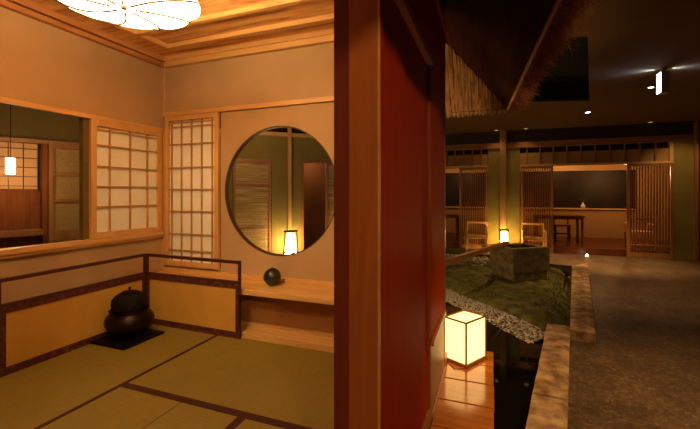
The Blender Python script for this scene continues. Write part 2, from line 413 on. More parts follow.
# ------------------------------------------------------------------ petal-shaped ceiling lamp
LX, LY, LZ = -1.905, 1.50, 2.285
cl = thing('ceiling_lamp', 'petal-shaped white paper ceiling lamp with thin wire ribs', 'lamp', (LX,LY,LZ))
NP = 8; R0 = .395
def petal_r(a): return 1-.06*(1-abs(math.cos(NP*a/2)))**1.5
vs = []; fs_ = []; NA = NP*12; NR = 14
for j in range(NR+1):
    u = j/NR
    for i in range(NA):
        a = 2*PI*i/NA; ph = a-.55*u**1.6
        pr = 1-.035*u*(abs(math.cos(NP*ph/2))**6)
        r = R0*math.sin(u*PI/2)**.9*pr if u > 0 else 0.0001
        z = .055*u**2.4 + .014*abs(math.cos(NP*ph/2))**6*u
        vs.append((LX+r*math.cos(a), LY+r*math.sin(a), LZ+z))
for j in range(NR):
    for i in range(NA):
        fs_.append((j*NA+i, j*NA+(i+1)%NA, (j+1)*NA+(i+1)%NA, (j+1)*NA+i))
s_ob = MB().add(vs, fs_).build('paper_shade', SHADE, cl, smooth=True)
md = s_ob.modifiers.new('thick', 'SOLIDIFY'); md.thickness = .004
RIB = wood('lamp_rib_wire', (.030,.012,.004), (.045,.018,.006), 'z', .5)
for k in range(NP):
    a = 2*PI*k/NP
    pts = []
    for j in range(1, NR+1):
        u = j/NR; aa = a+.55*u**1.6
        r = R0*math.sin(u*PI/2)**.9*(1-.035*u)
        pts.append((LX+r*math.cos(aa), LY+r*math.sin(aa), LZ+.055*u**2.4+.014*u-.014))
    MB().path(pts, .0055, 6).build('rib', RIB, cl, smooth=True)
MB().lathe([(.0,-.02),(.012,-.018),(.018,-.006),(.014,.004),(.0,.006)], (LX,LY,LZ), 16, False).build('finial', MIDX, cl, smooth=True)
MB().tube((LX,LY,LZ+.005),(LX,LY,CZ-.02),.008).build('stem', LACQ, cl)
MB().lathe([(.0,.36),(.07,.36),(.07,.40),(.0,.40)], (LX,LY,LZ), 24, False).build('ceiling_rose', PX, cl)

# ------------------------------------------------------------------ room beyond the left window (seen through it)
u1 = math.radians(67.6); D1 = Vector((math.cos(u1), math.sin(u1), 0)); N1 = Vector((-D1.y, D1.x, 0)); P1 = Vector((-5.7295, 3.3939, 0))
def fr1(name, label, cat, off, z0=0, group=None):
    p = P1+D1*off; return thing(name, label, cat, (p.x,p.y,z0), u1, group)
root = bpy.data.objects.new('wall_annex', None)
def L1(x0,x1,y0,y1,z0,z1,mb=None):   # box in frame of the annex wall: x along, y behind (+)
    mb = mb or MB()
    c = [P1+D1*x+N1*y for x,y in ((x0,y0),(x1,y0),(x1,y1),(x0,y1))]
    return mb.prism([(v.x,v.y) for v in c], z0, z1)
w = L1(-2.2,1.2,0,.08,1.98,2.8); L1(-.10,1.2,.09,.14,-.05,1.98,w)
struct('wall_annex', w, OLIVE)
w = L1(-2.2,-.10,.05,.10,-.05,1.28)
struct('wall_annex_lower', w, DIMZ)
struct('trim_11', L1(-2.2,.42,-.03,.06,1.925,1.975), MIDX)
struct('trim_12', L1(-.085,-.03,-.035,.08,-.05,1.925), DIMZ)
struct('trim_13', L1(-2.2,-.10,-.20,.05,.69,.76), MIDX)
ws = fr1('shoji_screen', 'amber shoji window with painted pendant glow in the next room behind the small pendant', 'shoji screen', -1.1, 1.29)
L1(-2.1,-.12,.06,.075,1.30,1.92).build('paper', PENDLIT, ws)
lt = MB()
for k in range(14): L1(-2.08+.15*k,-2.07+.15*k,.045,.06,1.30,1.92,lt)
for k in range(5): L1(-2.1,-.12,.042,.06,1.34+.125*k,1.348+.125*k,lt)
lt.build('lattice', RAIL, ws)
L1(-2.1,-.12,.03,.075,1.28,1.305).build('frame', DIMZ, ws)
wd = fr1('wicker_door', 'wooden sliding door with woven wicker panels in the next room', 'door', .22, -.05)
f = L1(-.02,.035,-.03,.03,-.05,1.925); L1(.42,.47,-.03,.03,-.05,1.925,f)
for z in (1.875,1.49,1.12,.60,-.05): L1(.035,.42,-.028,.028,z,z+.05 if z!=.60 else .72,f)
f.build('frame', MIDZ, wd)
L1(.035,.42,-.005,.012,-.05,1.9).build('wicker_panel', WEAVE, wd)
struct('trim_14', L1(.475,.55,-.04,.06,-.05,1.925), DIMZ)
pl = thing('pendant_lamp', 'small white cylinder pendant lamp hanging in the room beyond the window', 'lamp', (-5.52,2.83,1.48))
MB().lathe([(.04,0),(.046,.01),(.046,.19),(.04,.20)], (-5.52,2.83,1.48), 24).build('lamp_shade', PEND, pl, smooth=False)
MB().tube((-5.52,2.83,1.68),(-5.52,2.83,2.80),.004).build('cord', LACQ, pl)
struct('floor_annex', B(-9,XL-.06,-.5,5.2,-.16,-.05), DIMZ)
struct('ceiling_annex', B(-9,XL-.055,-.5,5.2,2.80,2.86), DARKX)

# ------------------------------------------------------------------ corridor seen through the round window
u2 = math.radians(42); D2 = Vector((math.cos(u2), math.sin(u2), 0)); N2 = Vector((-D2.y, D2.x, 0)); P2 = Vector((-3.74, 6.50, 0))
def L2(x0,x1,y0,y1,z0,z1,mb=None):
    mb = mb or MB()
    c = [P2+D2*x+N2*y for x,y in ((x0,y0),(x1,y0),(x1,y1),(x0,y1))]
    return mb.prism([(v.x,v.y) for v in c], z0, z1)
# along-axis positions: px237 -.98, px272 -.34, px302 .26, px326 .76
w = L2(-2.2,1.6,0,.1,1.90,2.36); L2(-2.2,-1.07,0,.1,-.05,1.90,w); L2(-.34,.26,0,.1,-.05,1.90,w); L2(-1.07,-.34,.06,.1,-.05,1.90,w)
struct('wall_corridor', w, GREEN)
struct('trim_15', L2(-2.2,-.033,-.05,.10,2.36,2.43,L2(.033,1.6,-.05,.10,2.36,2.43)), PX)
struct('trim_16', L2(-.032,.032,-.07,.0,-.05,2.80), PZ)
struct('plinth_corridor', L2(-.12,.12,-.42,-.12,-.05,.0), DIMZ)
struct('wall_corridor_upper', L2(-2.2,1.6,.0,.1,2.43,2.82), BLACKW)
struct('trim_17', L2(.24,.29,-.02,.10,-.05,1.86,L2(.24,1.6,-.02,.10,1.86,1.90)), MIDZ)
struct('trim_18', L2(-1.12,-.30,-.02,.0,1.86,1.90), MIDZ)
w = L2(.2,1.8,1.0,1.05,-.05,2.4); struct('wall_corridor_far', w, mottled('brown_dim_wall', (.20,.08,.035), (.24,.10,.04), 3, .9, .1))
def reed_door(label, x0, x1):
    p = P2+D2*((x0+x1)/2); r = thing('reed_door', label, 'door', (p.x,p.y,-.05), u2, 'reed doors in the corridor')
    f = L2(x0,x0+.045,-.005,.035,-.05,1.86); L2(x1-.045,x1,-.005,.035,-.05,1.86,f)
    for z in (1.82,1.38,.56,-.05): L2(x0+.045,x1-.045,-.005,.03,z,z+.04,f)
    f.build('frame', MIDZ, r)
    pn = MB(); n = 60
    for k in range(n):
        z = -.03+k*1.86/n; L2(x0+.045,x1-.045,.008+.004*(k%2),.022,z,z+1.86/n*.9,pn)
    pn.build('reed_panel', REED, r)
reed_door('sliding door of pale split reed at left inside the round window', -1.06, -.35)
reed_door('sliding door of pale split reed at right inside the round window', .76, 1.5)
struct('floor_corridor', B(-7.5,-1.55,3.2,8.2,-.16,-.05), DIMZ)
struct('ceiling_corridor', B(-7.5,-1.55,3.2,8.2,2.83,2.88), BLACKW)

# post lanterns: cage of dark rods round a glowing paper cylinder
def post_lantern(label, x, y, z0, s=1.0, pm=None):
    r = thing('post_lantern', label, 'lantern', (x,y,z0), 0, 'post lanterns')
    MB().lathe([(.085*s,.05*s),(.088*s,.07*s),(.060*s,.36*s),(.055*s,.38*s)], (x,y,z0), 20).build('paper_shade', pm or LANT2, r)
    MB().lathe([(.10*s,0),(.10*s,.025*s),(.03*s,.04*s),(.03*s,.05*s)], (x,y,z0), 20).build('base', LACQ, r)
    g = .105*s
    fm = MB()
    for a in range(4):
        c, q = math.cos(a*PI/2+PI/4), math.sin(a*PI/2+PI/4)
        fm.tube((x+g*1.1*c,y+g*1.1*q,z0+.01),(x+g*.85*c,y+g*.85*q,z0+.43*s),.010*s,n=6)
    for h in (.10,.42):
        pts = [(x+g*math.cos(a*PI/2+PI/4),y+g*math.sin(a*PI/2+PI/4),z0+h*s) for a in range(4)]
        for a in range(4): fm.tube(pts[a], pts[(a+1)%4], .010*s, n=6)
    fm.build('rod_cage', LACQ, r)
q = P2-N2*.28
post_lantern('glowing paper post lantern seen through the round window', q.x-.03, q.y, .0, 1.25, LANT2)
# ------------------------------------------------------------------ tea house exterior, right side
struct('trim_19', B(-.456,-.353,1.195,1.215,-.12,2.05), POSTZ, bevel=.003)                       # door post
struct('trim_20', B(-.353,-.346,1.193,1.206,-.12,2.05), LITEDGE)  # thin pale strip painting the highlight on the post's bevel
struct('trim_21', B(-.513,-.457,1.20,1.34,.0,2.05), wood('dark_jamb_wood', (.13,.014,.003), (.17,.02,.004), 'z', .7))
struct('door_1', B(-.385,-.362,1.26,2.275,-.11,2.02), REDZ); struct('trim_34', B(-.456,-.350,1.216,1.258,-.12,2.02), REDZ)
struct('trim_22', B(-.393,-.330,1.22,2.28,2.018,2.055), LITEDGE)                                  # head rail over the door, light on its underside painted as pale wood
struct('trim_23', B(-.385,-.340,-.2,2.30,2.056,2.50).box(-.388,-.36,2.29,3.02,2.20,2.50), REDY)
struct('wall_outer', B(-.389,-.345,2.30,2.995,.335,2.50), REDZ); struct('wall_outer_lower', B(-.389,-.345,2.30,2.995,-.16,.335), MIDZ)
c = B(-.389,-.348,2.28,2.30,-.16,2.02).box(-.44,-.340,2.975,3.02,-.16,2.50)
struct('trim_24', c, wood('lit_jamb_wood', (.24,.06,.015), (.34,.10,.025), 'z', .35))  # lantern light on the jambs put into the wood tone
struct('trim_25', B(-.345,-.328,2.315,2.97,.315,.345).box(-.345,-.328,2.315,2.97,-.12,-.09), wood('honey_wood_y', (.40,.18,.06), (.5,.24,.08), 'y', .4))
struct('trim_26', B(-.385,-.325,-.2,3.02,2.50,2.53), REDY)
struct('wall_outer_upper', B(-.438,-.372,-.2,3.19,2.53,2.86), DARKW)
# deck
for k in range(10):
    y1 = 3.46-.305*k; y0 = y1-.291
    dk = tag(B(-.335, .012+.006*random.random(), y0, y1, -.155, -.12).build('deck_plank', DECK, bevel=.003),
        ['varnished deck plank at the far end under the square lantern','varnished deck plank directly in front of the lantern','second varnished deck plank in front of the lantern','third varnished deck plank in front of the lantern','fourth varnished deck plank in front of the lantern'][k] if k < 5 else 'deck plank below the lower edge of the view', 'plank', 'planks of the narrow deck')
struct('trim_27', B(-.33,-.29,.4,3.45,-.34,-.157).box(-.06,-.02,.4,3.45,-.34,-.157), REDY)

# square floor lantern on deck
ang = math.radians(60); ex = Vector((math.cos(ang), math.sin(ang),0)); ey = Vector((-ex.y, ex.x, 0)); F0 = Vector((-.183,3.045,0)); LA, LB = .295, .222
lan = thing('floor_lantern', 'glowing box lantern of white paper standing on the wooden deck', 'lantern', tuple(F0+ex*LA/2+ey*LB/2+Vector((0,0,-.12))), ang)
def LL(a0,a1,b0,b1,z0,z1,mb=None):
    mb = mb or MB()
    return mb.prism([tuple((F0+ex*a+ey*b)[:2]) for a,b in ((a0,b0),(a1,b0),(a1,b1),(a0,b1))], z0, z1)
LL(0,LA,0,LB,-.119,-.092).build('base', MIDX, lan, bevel=.003)
LL(.012,LA-.012,.012,LB-.012,-.092,.226).build('paper_shade', LANT, lan)
e = .011; f = MB()
for a in (0.004,LA-e-.004):
    for b_ in (0.004,LB-e-.004): LL(a,a+e,b_,b_+e,-.092,.234,f)
for z in (.226,):
    LL(.004,LA-.004,.004,.004+e,z,z+e,f); LL(.004,LA-.004,LB-.004-e,LB-.004,z,z+e,f); LL(.004,.004+e,.004,LB-.004,z,z+e,f); LL(LA-.004-e,LA-.004,.004,LB-.004,z,z+e,f)
f.build('frame', wood('lantern_frame_wood', (.20,.08,.015), (.28,.12,.025), 'z', .5), lan)
pts = [(-.19,3.02,-.114)]
pts = [tuple(F0+ex*.02+ey*.02+Vector((0,0,-.113))), (-.23,3.03,-.114),(-.27,3.02,-.114),(-.31,3.08,-.114),(-.325,3.14,-.114)]
MB().path(pts, .004, 6).build('power_cord', MIDX, lan)

# thatched eave ------------------------------------------------------------
rf = thing('thatched_eave', 'dark thatched eave with reed-lined underside hanging over the deck', 'roof', (-.2,3.0,2.2))
def ex_(y): return .301-(y-2.087)*.0575 if y < 4.541 else .16
Yn, Yf, ZE = -.6, 4.541, 2.2
TAN = 1.0
ztop = 2.80
def hipx(s_): return (.16-s_, Yf-s_, ZE+s_*TAN)
smax = (ztop-ZE)/TAN
A = (ex_(Yn), Yn, ZE); Bc = (.16, Yf, ZE); Cc = hipx(smax); Dd = (ex_(Yn)-smax, Yn, ztop)
Ee = (-1.5, Yf, ZE); Ff = (-1.5, Yf-smax, ztop)
def slab(quad, nrm, th): 
    n = Vector(nrm).normalized()*th
    vs = [Vector(p) for p in quad]+[Vector(p)+n for p in quad]
    return MB().add(vs, [(0,1,2,3),(7,6,5,4),(0,1,5,4),(1,2,6,5),(2,3,7,6),(3,0,4,7)])
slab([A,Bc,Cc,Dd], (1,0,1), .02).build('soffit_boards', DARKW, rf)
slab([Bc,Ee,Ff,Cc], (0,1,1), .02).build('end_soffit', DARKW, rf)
# thatch body above the soffit
o_ = .12
def thatch_body():
    m = MB()
    inner = [A,Bc,Ee]; 
    # side section rings from near to corner to hidden end
    def ring_side(x, y): return [(x+.02,y,ZE+.03),(x+o_,y,ZE+.06),(x+o_+.03,y,ZE+.20),(x+o_-.39,y,ztop+.015),(x-smax+.05,y,ztop+.01)]
    r1 = ring_side(ex_(Yn),Yn)
    r2 = [(.18,Yf+.02,ZE+.03),(.16+o_,Yf+o_,ZE+.06),(.16+o_+.03,Yf+o_+.03,ZE+.20),(.16+o_-.39,Yf+o_-.39,ztop+.015),(.16-smax+.05,Yf-smax+.05,ztop+.01)]
    r3 = [(-1.5,Yf+.02,ZE+.03),(-1.5,Yf+o_,ZE+.06),(-1.5,Yf+o_+.03,ZE+.20),(-1.5,Yf+o_-.39,ztop+.015),(-1.5,Yf-smax+.05,ztop+.01)]
    vs = r1+r2+r3; fs = []
    for a in (0,5):
        for i in range(5): fs.append((a+i, a+(i+1)%5, a+5+(i+1)%5, a+5+i))
    fs += [(0,1,2,3,4),(10,11,12,13,14)]
    return m.add(vs, fs)
thatch_body().build('thatch', THATCH, rf)
m = MB()
for k in range(3600):                          # straw ends along both eaves
    if random.random() < .74:
        y = random.uniform(.9, Yf+.12); x = ex_(y)+random.uniform(.02,o_+.03)
        d = Vector((random.gauss(.55,.35), random.gauss(.0,.4), random.gauss(-.5,.35)))
    else:
        x = random.uniform(-1.0,.32); y = Yf+random.uniform(.02,o_)
        d = Vector((random.gauss(0,.35), random.gauss(.4,.3), random.gauss(-.7,.3)))
    p = Vector((x,y,ZE+random.uniform(.03,.10))); L = random.uniform(.04,.12)
    if random.random() < .03: L *= 1.8
    m.tube(p, p+d.normalized()*L, .0022, .0012, n=3)
o = m.build('straw_ends', woven('straw_tip', (.20,.06,.02), (.50,.18,.06), (60,60,60)), rf); o['kind'] = 'stuff'
m = MB()
for k in range(330):                           # reeds lining the end slope
    x = -1.35+1.5*k/330+random.uniform(-.002,.002)
    s1 = min(smax-.005, .62)
    s0 = max(0.0, 0) ; top = min(s1, .16-x)
    if top < .02: continue
    r = random.uniform(.0022,.0055); off = random.uniform(.006,.014)
    j = random.uniform(-.012,.012)
    if random.random() < .12: continue
    m.tube((x, Yf-.0-off, ZE-off+random.uniform(-.06,0)), (x+j, Yf-top-off, ZE+top-off), r, r*.7, n=5)
o = m.build('reed_lining', REEDL, rf); o['kind'] = 'stuff'
MB().tube((ex_(.4)-.004,.4,ZE-.018),(.165,Yf-.01,ZE-.018),.012,n=10).build('bamboo_batten', BAMBOO, rf, smooth=True)
MB().tube((.165,Yf-.03,ZE-.018),(-1.4,Yf-.03,ZE-.018),.011,n=10).build('bamboo_batten', BAMBOO, rf, smooth=True)

# ------------------------------------------------------------------ garden
GZ = -.25
# path with near kerb line
pathp = [(.43,-1.5),(9,-1.5),(9,10.6),(1.95,10.6),(1.80,8.75),(.97,4.35),(.78,4.35),(.42,2.5),(.05,-1.5)]
pathp = [(.27,1.9),(.745,4.36),(.92,4.36),(1.78,8.8),(2.0,10.6),(9,10.6),(9,-2.5),(-.48,-2.5)]
pathp = pathp[::-1]
struct('floor_path', MB().prism(pathp, -.5, GZ), PATH)
struct('floor_garden_bed', MB().prism([(-3,-2.5),(-.48,-2.5),(.27,1.9),(.745,4.36),(.92,4.36),(1.78,8.8),(2.0,10.6),(-3,10.6)], -.62, -.5), EARTH)
tag(MB().prism([(-.9,-1.5),(-.3,-1.5),(.07,1.9),(.56,4.45),(1.45,8.6),(1.2,8.8),(-.9,8.8)], -.499, -.345).build('pond_water', WATER), 'still black pond water between the deck and the kerb stones', 'water', kind='stuff')
# moss bank
def inside(x, y, poly):
    c = False; n = len(poly)
    for i in range(n):
        x1,y1 = poly[i]; x2,y2 = poly[(i+1)%n]
        if (y1 > y) != (y2 > y) and x < (x2-x1)*(y-y1)/(y2-y1)+x1: c = not c
    return c
def seg(px_, py_, poly):
    b_ = 9
    for i in range(len(poly)):
        a = Vector(poly[i]); c = Vector(poly[(i+1)%len(poly)]); p = Vector((px_,py_)); d = c-a
        t_ = max(0,min(1,(p-a).dot(d)/d.length_squared)); b_ = min(b_, (p-a-d*t_).length)
    return b_
MP = [(-1.9,7.2),(-1.2,6.5),(-.71,6.1),(-.3,5.65),(.1,5.2),(.42,4.75),(.74,4.62),(.90,5.45),(1.07,6.4),(1.29,7.6),(1.42,8.4),(1.40,8.85),(.78,8.96),(.75,9.7),(.3,9.7),(-1.9,9.7)]
from mathutils import noise as mn
def gh(x, y):
    d = seg(x,y,MP); e_ = min(1, d/.35)
    return -.40+(.14+.05*mn.noise(Vector((x*1.3,y*1.3,0)))+.025*mn.noise(Vector((x*6,y*6,2))))*(1-(1-e_)**2)
m = MB(); st = .06; idx = {}
xs = [-1.9+st*i for i in range(int(3.4/st)+1)]; ys = [4.7+st*i for i in range(int(5.3/st)+1)]
for i, x in enumerate(xs):
    for j, y in enumerate(ys):
        if inside(x,y,MP): idx[(i,j)] = len(m.v); m.v.append((x,y,gh(x,y)))
        elif seg(x,y,MP) < st*1.3: idx[(i,j)] = len(m.v); m.v.append((x,y,-.42))
for (i,j) in list(idx):
    q_ = [(i,j),(i+1,j),(i+1,j+1),(i,j+1)]
    if all(k in idx for k in q_): m.f.append(tuple(idx[k] for k in q_))
tag(m.build('moss_bank', MOSS, smooth=True), 'green mossy ground bank around the stone basin', 'moss', kind='stuff')
m = MB()
for k in range(9000):
    x = random.uniform(-1.4,1.4); y = 4.7+random.random()**1.5*4.8
    if not inside(x,y,MP) or mn.noise(Vector((x*2.2,y*2.2,5))) < -.1: continue
    z = gh(x,y); h = random.uniform(.012,.045)
    m.tube((x,y,z-.01),(x+random.gauss(0,.015),y+random.gauss(0,.015),z+h),.006,.0008,n=3)
tag(m.build('moss_tufts', MOSST), 'tufts of moss and low grass on the green bank', 'moss', kind='stuff')
# pebble shore
def shore(t_):   # lower-left boundary of the moss, running from hidden left to the kerb
    P = [(-1.2,6.5),(-.71,6.1),(-.3,5.65),(.1,5.2),(.42,4.75),(.57,4.55)]
    k = min(len(P)-2, int(t_*(len(P)-1))); f_ = t_*(len(P)-1)-k
    return P[k][0]+(P[k+1][0]-P[k][0])*f_, P[k][1]+(P[k+1][1]-P[k][1])*f_
gm = MB(); pl_ = []; n = 40
def bank_z(w_): return -.305-.055*w_
for i in range(n+1):
    x, y = shore(i/n); 
    for w_ in (-.12,.18,.45): gm.v.append((x-w_*.78, y-w_*.62, -.31 if w_<0 else (-.335 if w_<.3 else -.42)))
for i in range(n):
    for j in range(2): gm.f.append((i*3+j,i*3+j+1,(i+1)*3+j+1,(i+1)*3+j))
tag(gm.build('gravel_bed', EARTH), 'dark gravel bed sloping to the pond beneath the pebbles', 'gravel', kind='stuff')
def pebmesh(seed):
    random.seed(seed); bm = bmesh.new(); bmesh.ops.create_icosphere(bm, subdivisions=2, radius=1)
    for v in bm.verts:
        v.co *= 1+.22*mn.noise(v.co*1.1+Vector((seed*3.1,0,0)))
        v.co.z *= .55; v.co.x *= 1.2
    for f_ in bm.faces: f_.smooth = True
    me = bpy.data.meshes.new('pebble'); bm.to_mesh(me); bm.free(); me.materials.append(PEB[(0,0,1,1,2,0)[seed%6]]); return me
PM = [pebmesh(i) for i in range(6)]
random.seed(21)
cand = []
for k in range(5000):
    t_ = random.uniform(.16,1); x, y = shore(t_); w_ = random.uniform(-.10,.26)
    x -= w_*.78; y -= w_*.62
    r = random.uniform(.010,.019)
    if x > .60 or y < 3.55: continue
    if x < -.36 and y < 4.6: continue
    if x < .03 and y < 3.5: continue
    if any((x-c[0])**2+(y-c[1])**2 < (.85*(r+c[2]))**2 for c in cand): continue
    zz = -.31 if w_ < 0 else -.31-.025*w_/.18 if w_ < .18 else -.335-.085*(w_-.18)/.27
    cand.append((x,y,r,zz))
cand.sort(key=lambda c: c[1])
for c in cand[:300]:
    o = bpy.data.objects.new('pebble', random.choice(PM)); COL.objects.link(o)
    o.location = (c[0],c[1],c[3]+c[2]*.45); o.scale = (c[2],)*3; o.rotation_euler = (random.uniform(-.2,.2),random.uniform(-.2,.2),random.uniform(0,6.28))
    tag(o, 'small pale pebble in the gravel strip between pond and moss', 'pebble', 'pebbles along the pond shore')
m = MB()
def addpeb(m, x, y, z, r):
    me = random.choice(PM); s_, c_ = math.sin(x*50), math.cos(x*50)
    m.add([(x+(v.co.x*c_-v.co.y*s_)*r, y+(v.co.x*s_+v.co.y*c_)*r, z+v.co.z*r) for v in me.vertices], [tuple(p.vertices) for p in me.polygons])
for c in cand[300:]: addpeb(m, c[0], c[1], c[3]+c[2]*.45, c[2])
for k in range(420):
    x = random.uniform(-1.5,-.1); y = random.uniform(8.2,9.8)
    addpeb(m, x, y, gh(x,y)+.005, random.uniform(.02,.05))
tag(m.build('far_pebbles', PEB[1], smooth=True), 'scattered small stones at the far side of the moss by the green pillar', 'pebbles', kind='stuff')

# kerb stones
def stone(label, quad, zt, zb=-.45, seed=0, grp='kerb stones along the path'):
    # subdivided slab with chipped faces
    n1, n2 = 5, 14; bm = bmesh.new()
    a,b_,c,d = [Vector(p) for p in quad]
    g = {}
    for lv, z in enumerate((zt, zb)):
        for i in range(n1+1):
            for j in range(n2+1):
                p = (a*(1-i/n1)+b_*(i/n1))*(1-j/n2)+(d*(1-i/n1)+c*(i/n1))*(j/n2)
                q_ = Vector((p.x,p.y,z))
                nz = mn.noise(Vector((p.x*7+seed,p.y*7,z)))
                if lv == 0:
                    edge = i in (0,n1) or j in (0,n2)
                    q_.z += nz*.008-(.012 if edge else 0)
                    if edge: q_.x += mn.noise(Vector((p.x*9,p.y*9,seed)))*.004
                g[(lv,i,j)] = bm.verts.new(q_)
    for i in range(n1):
        for j in range(n2):
            bm.faces.new([g[(0,i,j)],g[(0,i+1,j)],g[(0,i+1,j+1)],g[(0,i,j+1)]]); bm.faces.new([g[(1,i,j+1)],g[(1,i+1,j+1)],g[(1,i+1,j)],g[(1,i,j)]])
    for i in range(n1):
        bm.faces.new([g[(1,i,0)],g[(1,i+1,0)],g[(0,i+1,0)],g[(0,i,0)]]); bm.faces.new([g[(0,i,n2)],g[(0,i+1,n2)],g[(1,i+1,n2)],g[(1,i,n2)]])
    for j in range(n2):
        bm.faces.new([g[(0,0,j)],g[(0,0,j+1)],g[(1,0,j+1)],g[(1,0,j)]]); bm.faces.new([g[(1,n1,j)],g[(1,n1,j+1)],g[(0,n1,j+1)],g[(0,n1,j)]])
    bmesh.ops.recalc_face_normals(bm, faces=bm.faces)
    base = Vector((sum(p[0] for p in quad)/4, sum(p[1] for p in quad)/4, zb))
    for v in bm.verts: v.co -= base
    me = bpy.data.meshes.new('kerb_stone'); bm.to_mesh(me); bm.free(); me.materials.append(STONE)
    o = bpy.data.objects.new('kerb_stone', me); o.location = base; COL.objects.link(o)
    tag(o, label, 'kerb stone', grp)
def lerp(a,b_,t_): return (a[0]+(b_[0]-a[0])*t_, a[1]+(b_[1]-a[1])*t_)
def row(L0,L1_,R0_,R1,cuts,labels,seed):
    for k in range(len(cuts)-1):
        g_ = .004; t0 = cuts[k]+g_/2; t1 = cuts[k+1]-g_/2
        stone(labels[k], [lerp(L0,L1_,t0),lerp(R0_,R1,t0),lerp(R0_,R1,t1),lerp(L0,L1_,t1)], -.15, seed=seed+k*5)
row((-.023,1.3),(.561,4.55),(.197,1.3),(.777,4.54),[0,.50,1],['long flat kerb stone cut off by the lower edge of the view','wide flat kerb stone with a chipped square end beside the pond'],1)
row((.757,4.42),(1.46,8.35),(.972,4.38),(1.80,8.75),[0,.20,.42,.66,1],['nearest stone of the narrow far kerb row','second stone of the narrow far kerb row','third stone of the narrow far kerb row','last stone of the narrow far kerb row next to the path end'],30)

# stone water basin
bs = thing('stone_basin', 'square stone water basin standing in the moss', 'water basin', (.47,7.35,-.36))
Fp = Vector((.338,6.93,0)); a1 = math.atan2(.50,.62); e1 = Vector((math.cos(a1),math.sin(a1),0))*.80; e2 = Vector((-math.sin(a1),math.cos(a1),0))*.60
def bq(u,v,z): p = Fp+e1*u+e2*v; return (p.x,p.y,z)
def bprism(u0,u1_,v0,v1,z0,z1,mb=None):
    mb = mb or MB(); return mb.prism([bq(u0,v0,0)[:2],bq(u1_,v0,0)[:2],bq(u1_,v1,0)[:2],bq(u0,v1,0)[:2]], z0, z1)
m = bprism(0,1,0,1,-.12,.17); bprism(0,1,0,.14,.17,.30,m); bprism(0,1,.86,1,.17,.30,m); bprism(0,.13,.14,.86,.17,.30,m); bprism(.87,1,.14,.86,.17,.30,m)
m.build('basin_block', BASIN, bs, bevel=.012)
bprism(.06,.96,.05,.95,-.40,-.12).build('foot_block', BASIN, bs, bevel=.01)
bprism(.13,.87,.14,.86,.17,.26).build('water', WATER, bs)
# timber spout beam from behind the tea house to the basin
bm_ = thing('timber_spout', 'long reddish square timber spout reaching from the tea house to the basin', 'beam', (-1.0,4.0,-.3))
p = Vector((-.62,4.0,.46)); q2 = Vector((.25,7.40,.34)); d = (q2-p).normalized(); n_ = Vector((d.y,-d.x,0)).normalized()*.035
def rbeam(p, q_, hw, z0, z1):
    return MB().prism([(p-n_)[:2],(p+n_)[:2],(q_+n_)[:2],(q_-n_)[:2]], [p.z+z0,p.z+z0,q_.z+z0,q_.z+z0], [p.z+z1,p.z+z1,q_.z+z1,q_.z+z1])
rbeam(p, q2, .04, -.034, .036).build('beam', BEAM, bm_, bevel=.005)
MB().box(-.60,-.53,4.04,4.11,-.49,.42).build('support_post', BEAM, bm_)

# ------------------------------------------------------------------ far facade across the garden
YW = 10.6
struct('floor_far_room', B(-3,9,YW+.03,13.4,-.5,-.10), mottled('red_brown_floor', (.10,.022,.01), (.13,.03,.014), 3, .35, .05))
struct('wall_far_upper', B(-3,9,YW,YW+.12,2.56,2.90), DARKX); struct('wall_far_transom', B(-3,-.09,YW+.065,YW+.09,2.2,2.42).box(.68,3.87,YW+.065,YW+.09,2.2,2.42), BLACKW)
struct('trim_28', B(-3,9,YW-.05,YW+.06,2.42,2.56), MIDX)
w = B(-.09,.20,YW,YW+.14,-.5,2.42).box(.20,.35,YW+.04,YW+.14,-.5,2.42).box(.35,.68,YW,YW+.14,-.5,2.42).box(3.87,4.24,YW,YW+.14,-.5,2.42)
struct('wall_far_piers', w, GREEN)
struct('trim_29', B(.20,.35,YW-.10,YW+.02,-.5,2.88), wood('pillar_brown', (.30,.15,.06), (.42,.22,.09), 'z', .5))
struct('trim_30', B(4.24,4.30,YW-.08,YW+.06,-.5,2.84), MIDZ)
struct('wall_far_right', B(4.30,9,YW,YW+.12,-.5,2.42), mottled('red_brown_panel', (.14,.035,.014), (.18,.045,.018), 3, .6, .05))
struct('trim_31', B(-3,-.09,YW-.02,YW+.05,1.92,1.975).box(.68,3.87,YW-.03,YW+.06,1.93,1.985), PX)   # lit door head
def transom(x0, x1, label, step, ph):
    r = thing('transom', label, 'transom', ((x0+x1)/2,YW,1.98))
    B(x0,x1,YW+.03,YW+.05,1.985,2.28).build('board', TANW, r)
    x = x0+ph
    while x < x1-.03: B(x,x+.028,YW-.01,YW+.03,1.98,2.42).build('post', MIDZ, r); x += step
transom(-1.5,-.092,'tan transom band with short posts above the left bay',.225,.1)
transom(.682,3.868,'tan transom band with slim pale posts above the wide right bay',.30,.15)
B(3.80,3.868,YW-.02,YW+.08,1.99,2.42).build('trim_32', PZ)['kind'] = 'structure'
def slat_door(label, x0, x1, n, y=YW):
    r = thing('slatted_door', label, 'door', ((x0+x1)/2,y,-.25), 0, 'slatted doors of the far facade')
    f = B(x0,x0+.05,y-.02,y+.025,-.25,1.93).box(x1-.05,x1,y-.02,y+.025,-.25,1.93).box(x0+.05,x1-.05,y-.02,y+.025,-.25,-.14).box(x0+.05,x1-.05,y-.02,y+.025,1.87,1.93).box(x0+.05,x1-.05,y-.012,y+.02,.02,.05)
    f.build('frame', MIDZ, r)
    m = MB()
    for k in range(n):
        x = x0+.05+(x1-x0-.1)*(k+.5)/n; m.box(x-.012,x+.012,y-.008,y+.012,-.14,1.87)
    m.build('slats', DIMZ, r)
slat_door('slatted wooden door at the right end of the wide bay', 2.99, 3.87, 14)
slat_door('slatted wooden door beside the green pillar in the wide bay', .70, 1.44, 12)
slat_door('slatted wooden door in the left bay beside the green pillar', -.82, -.10, 11)
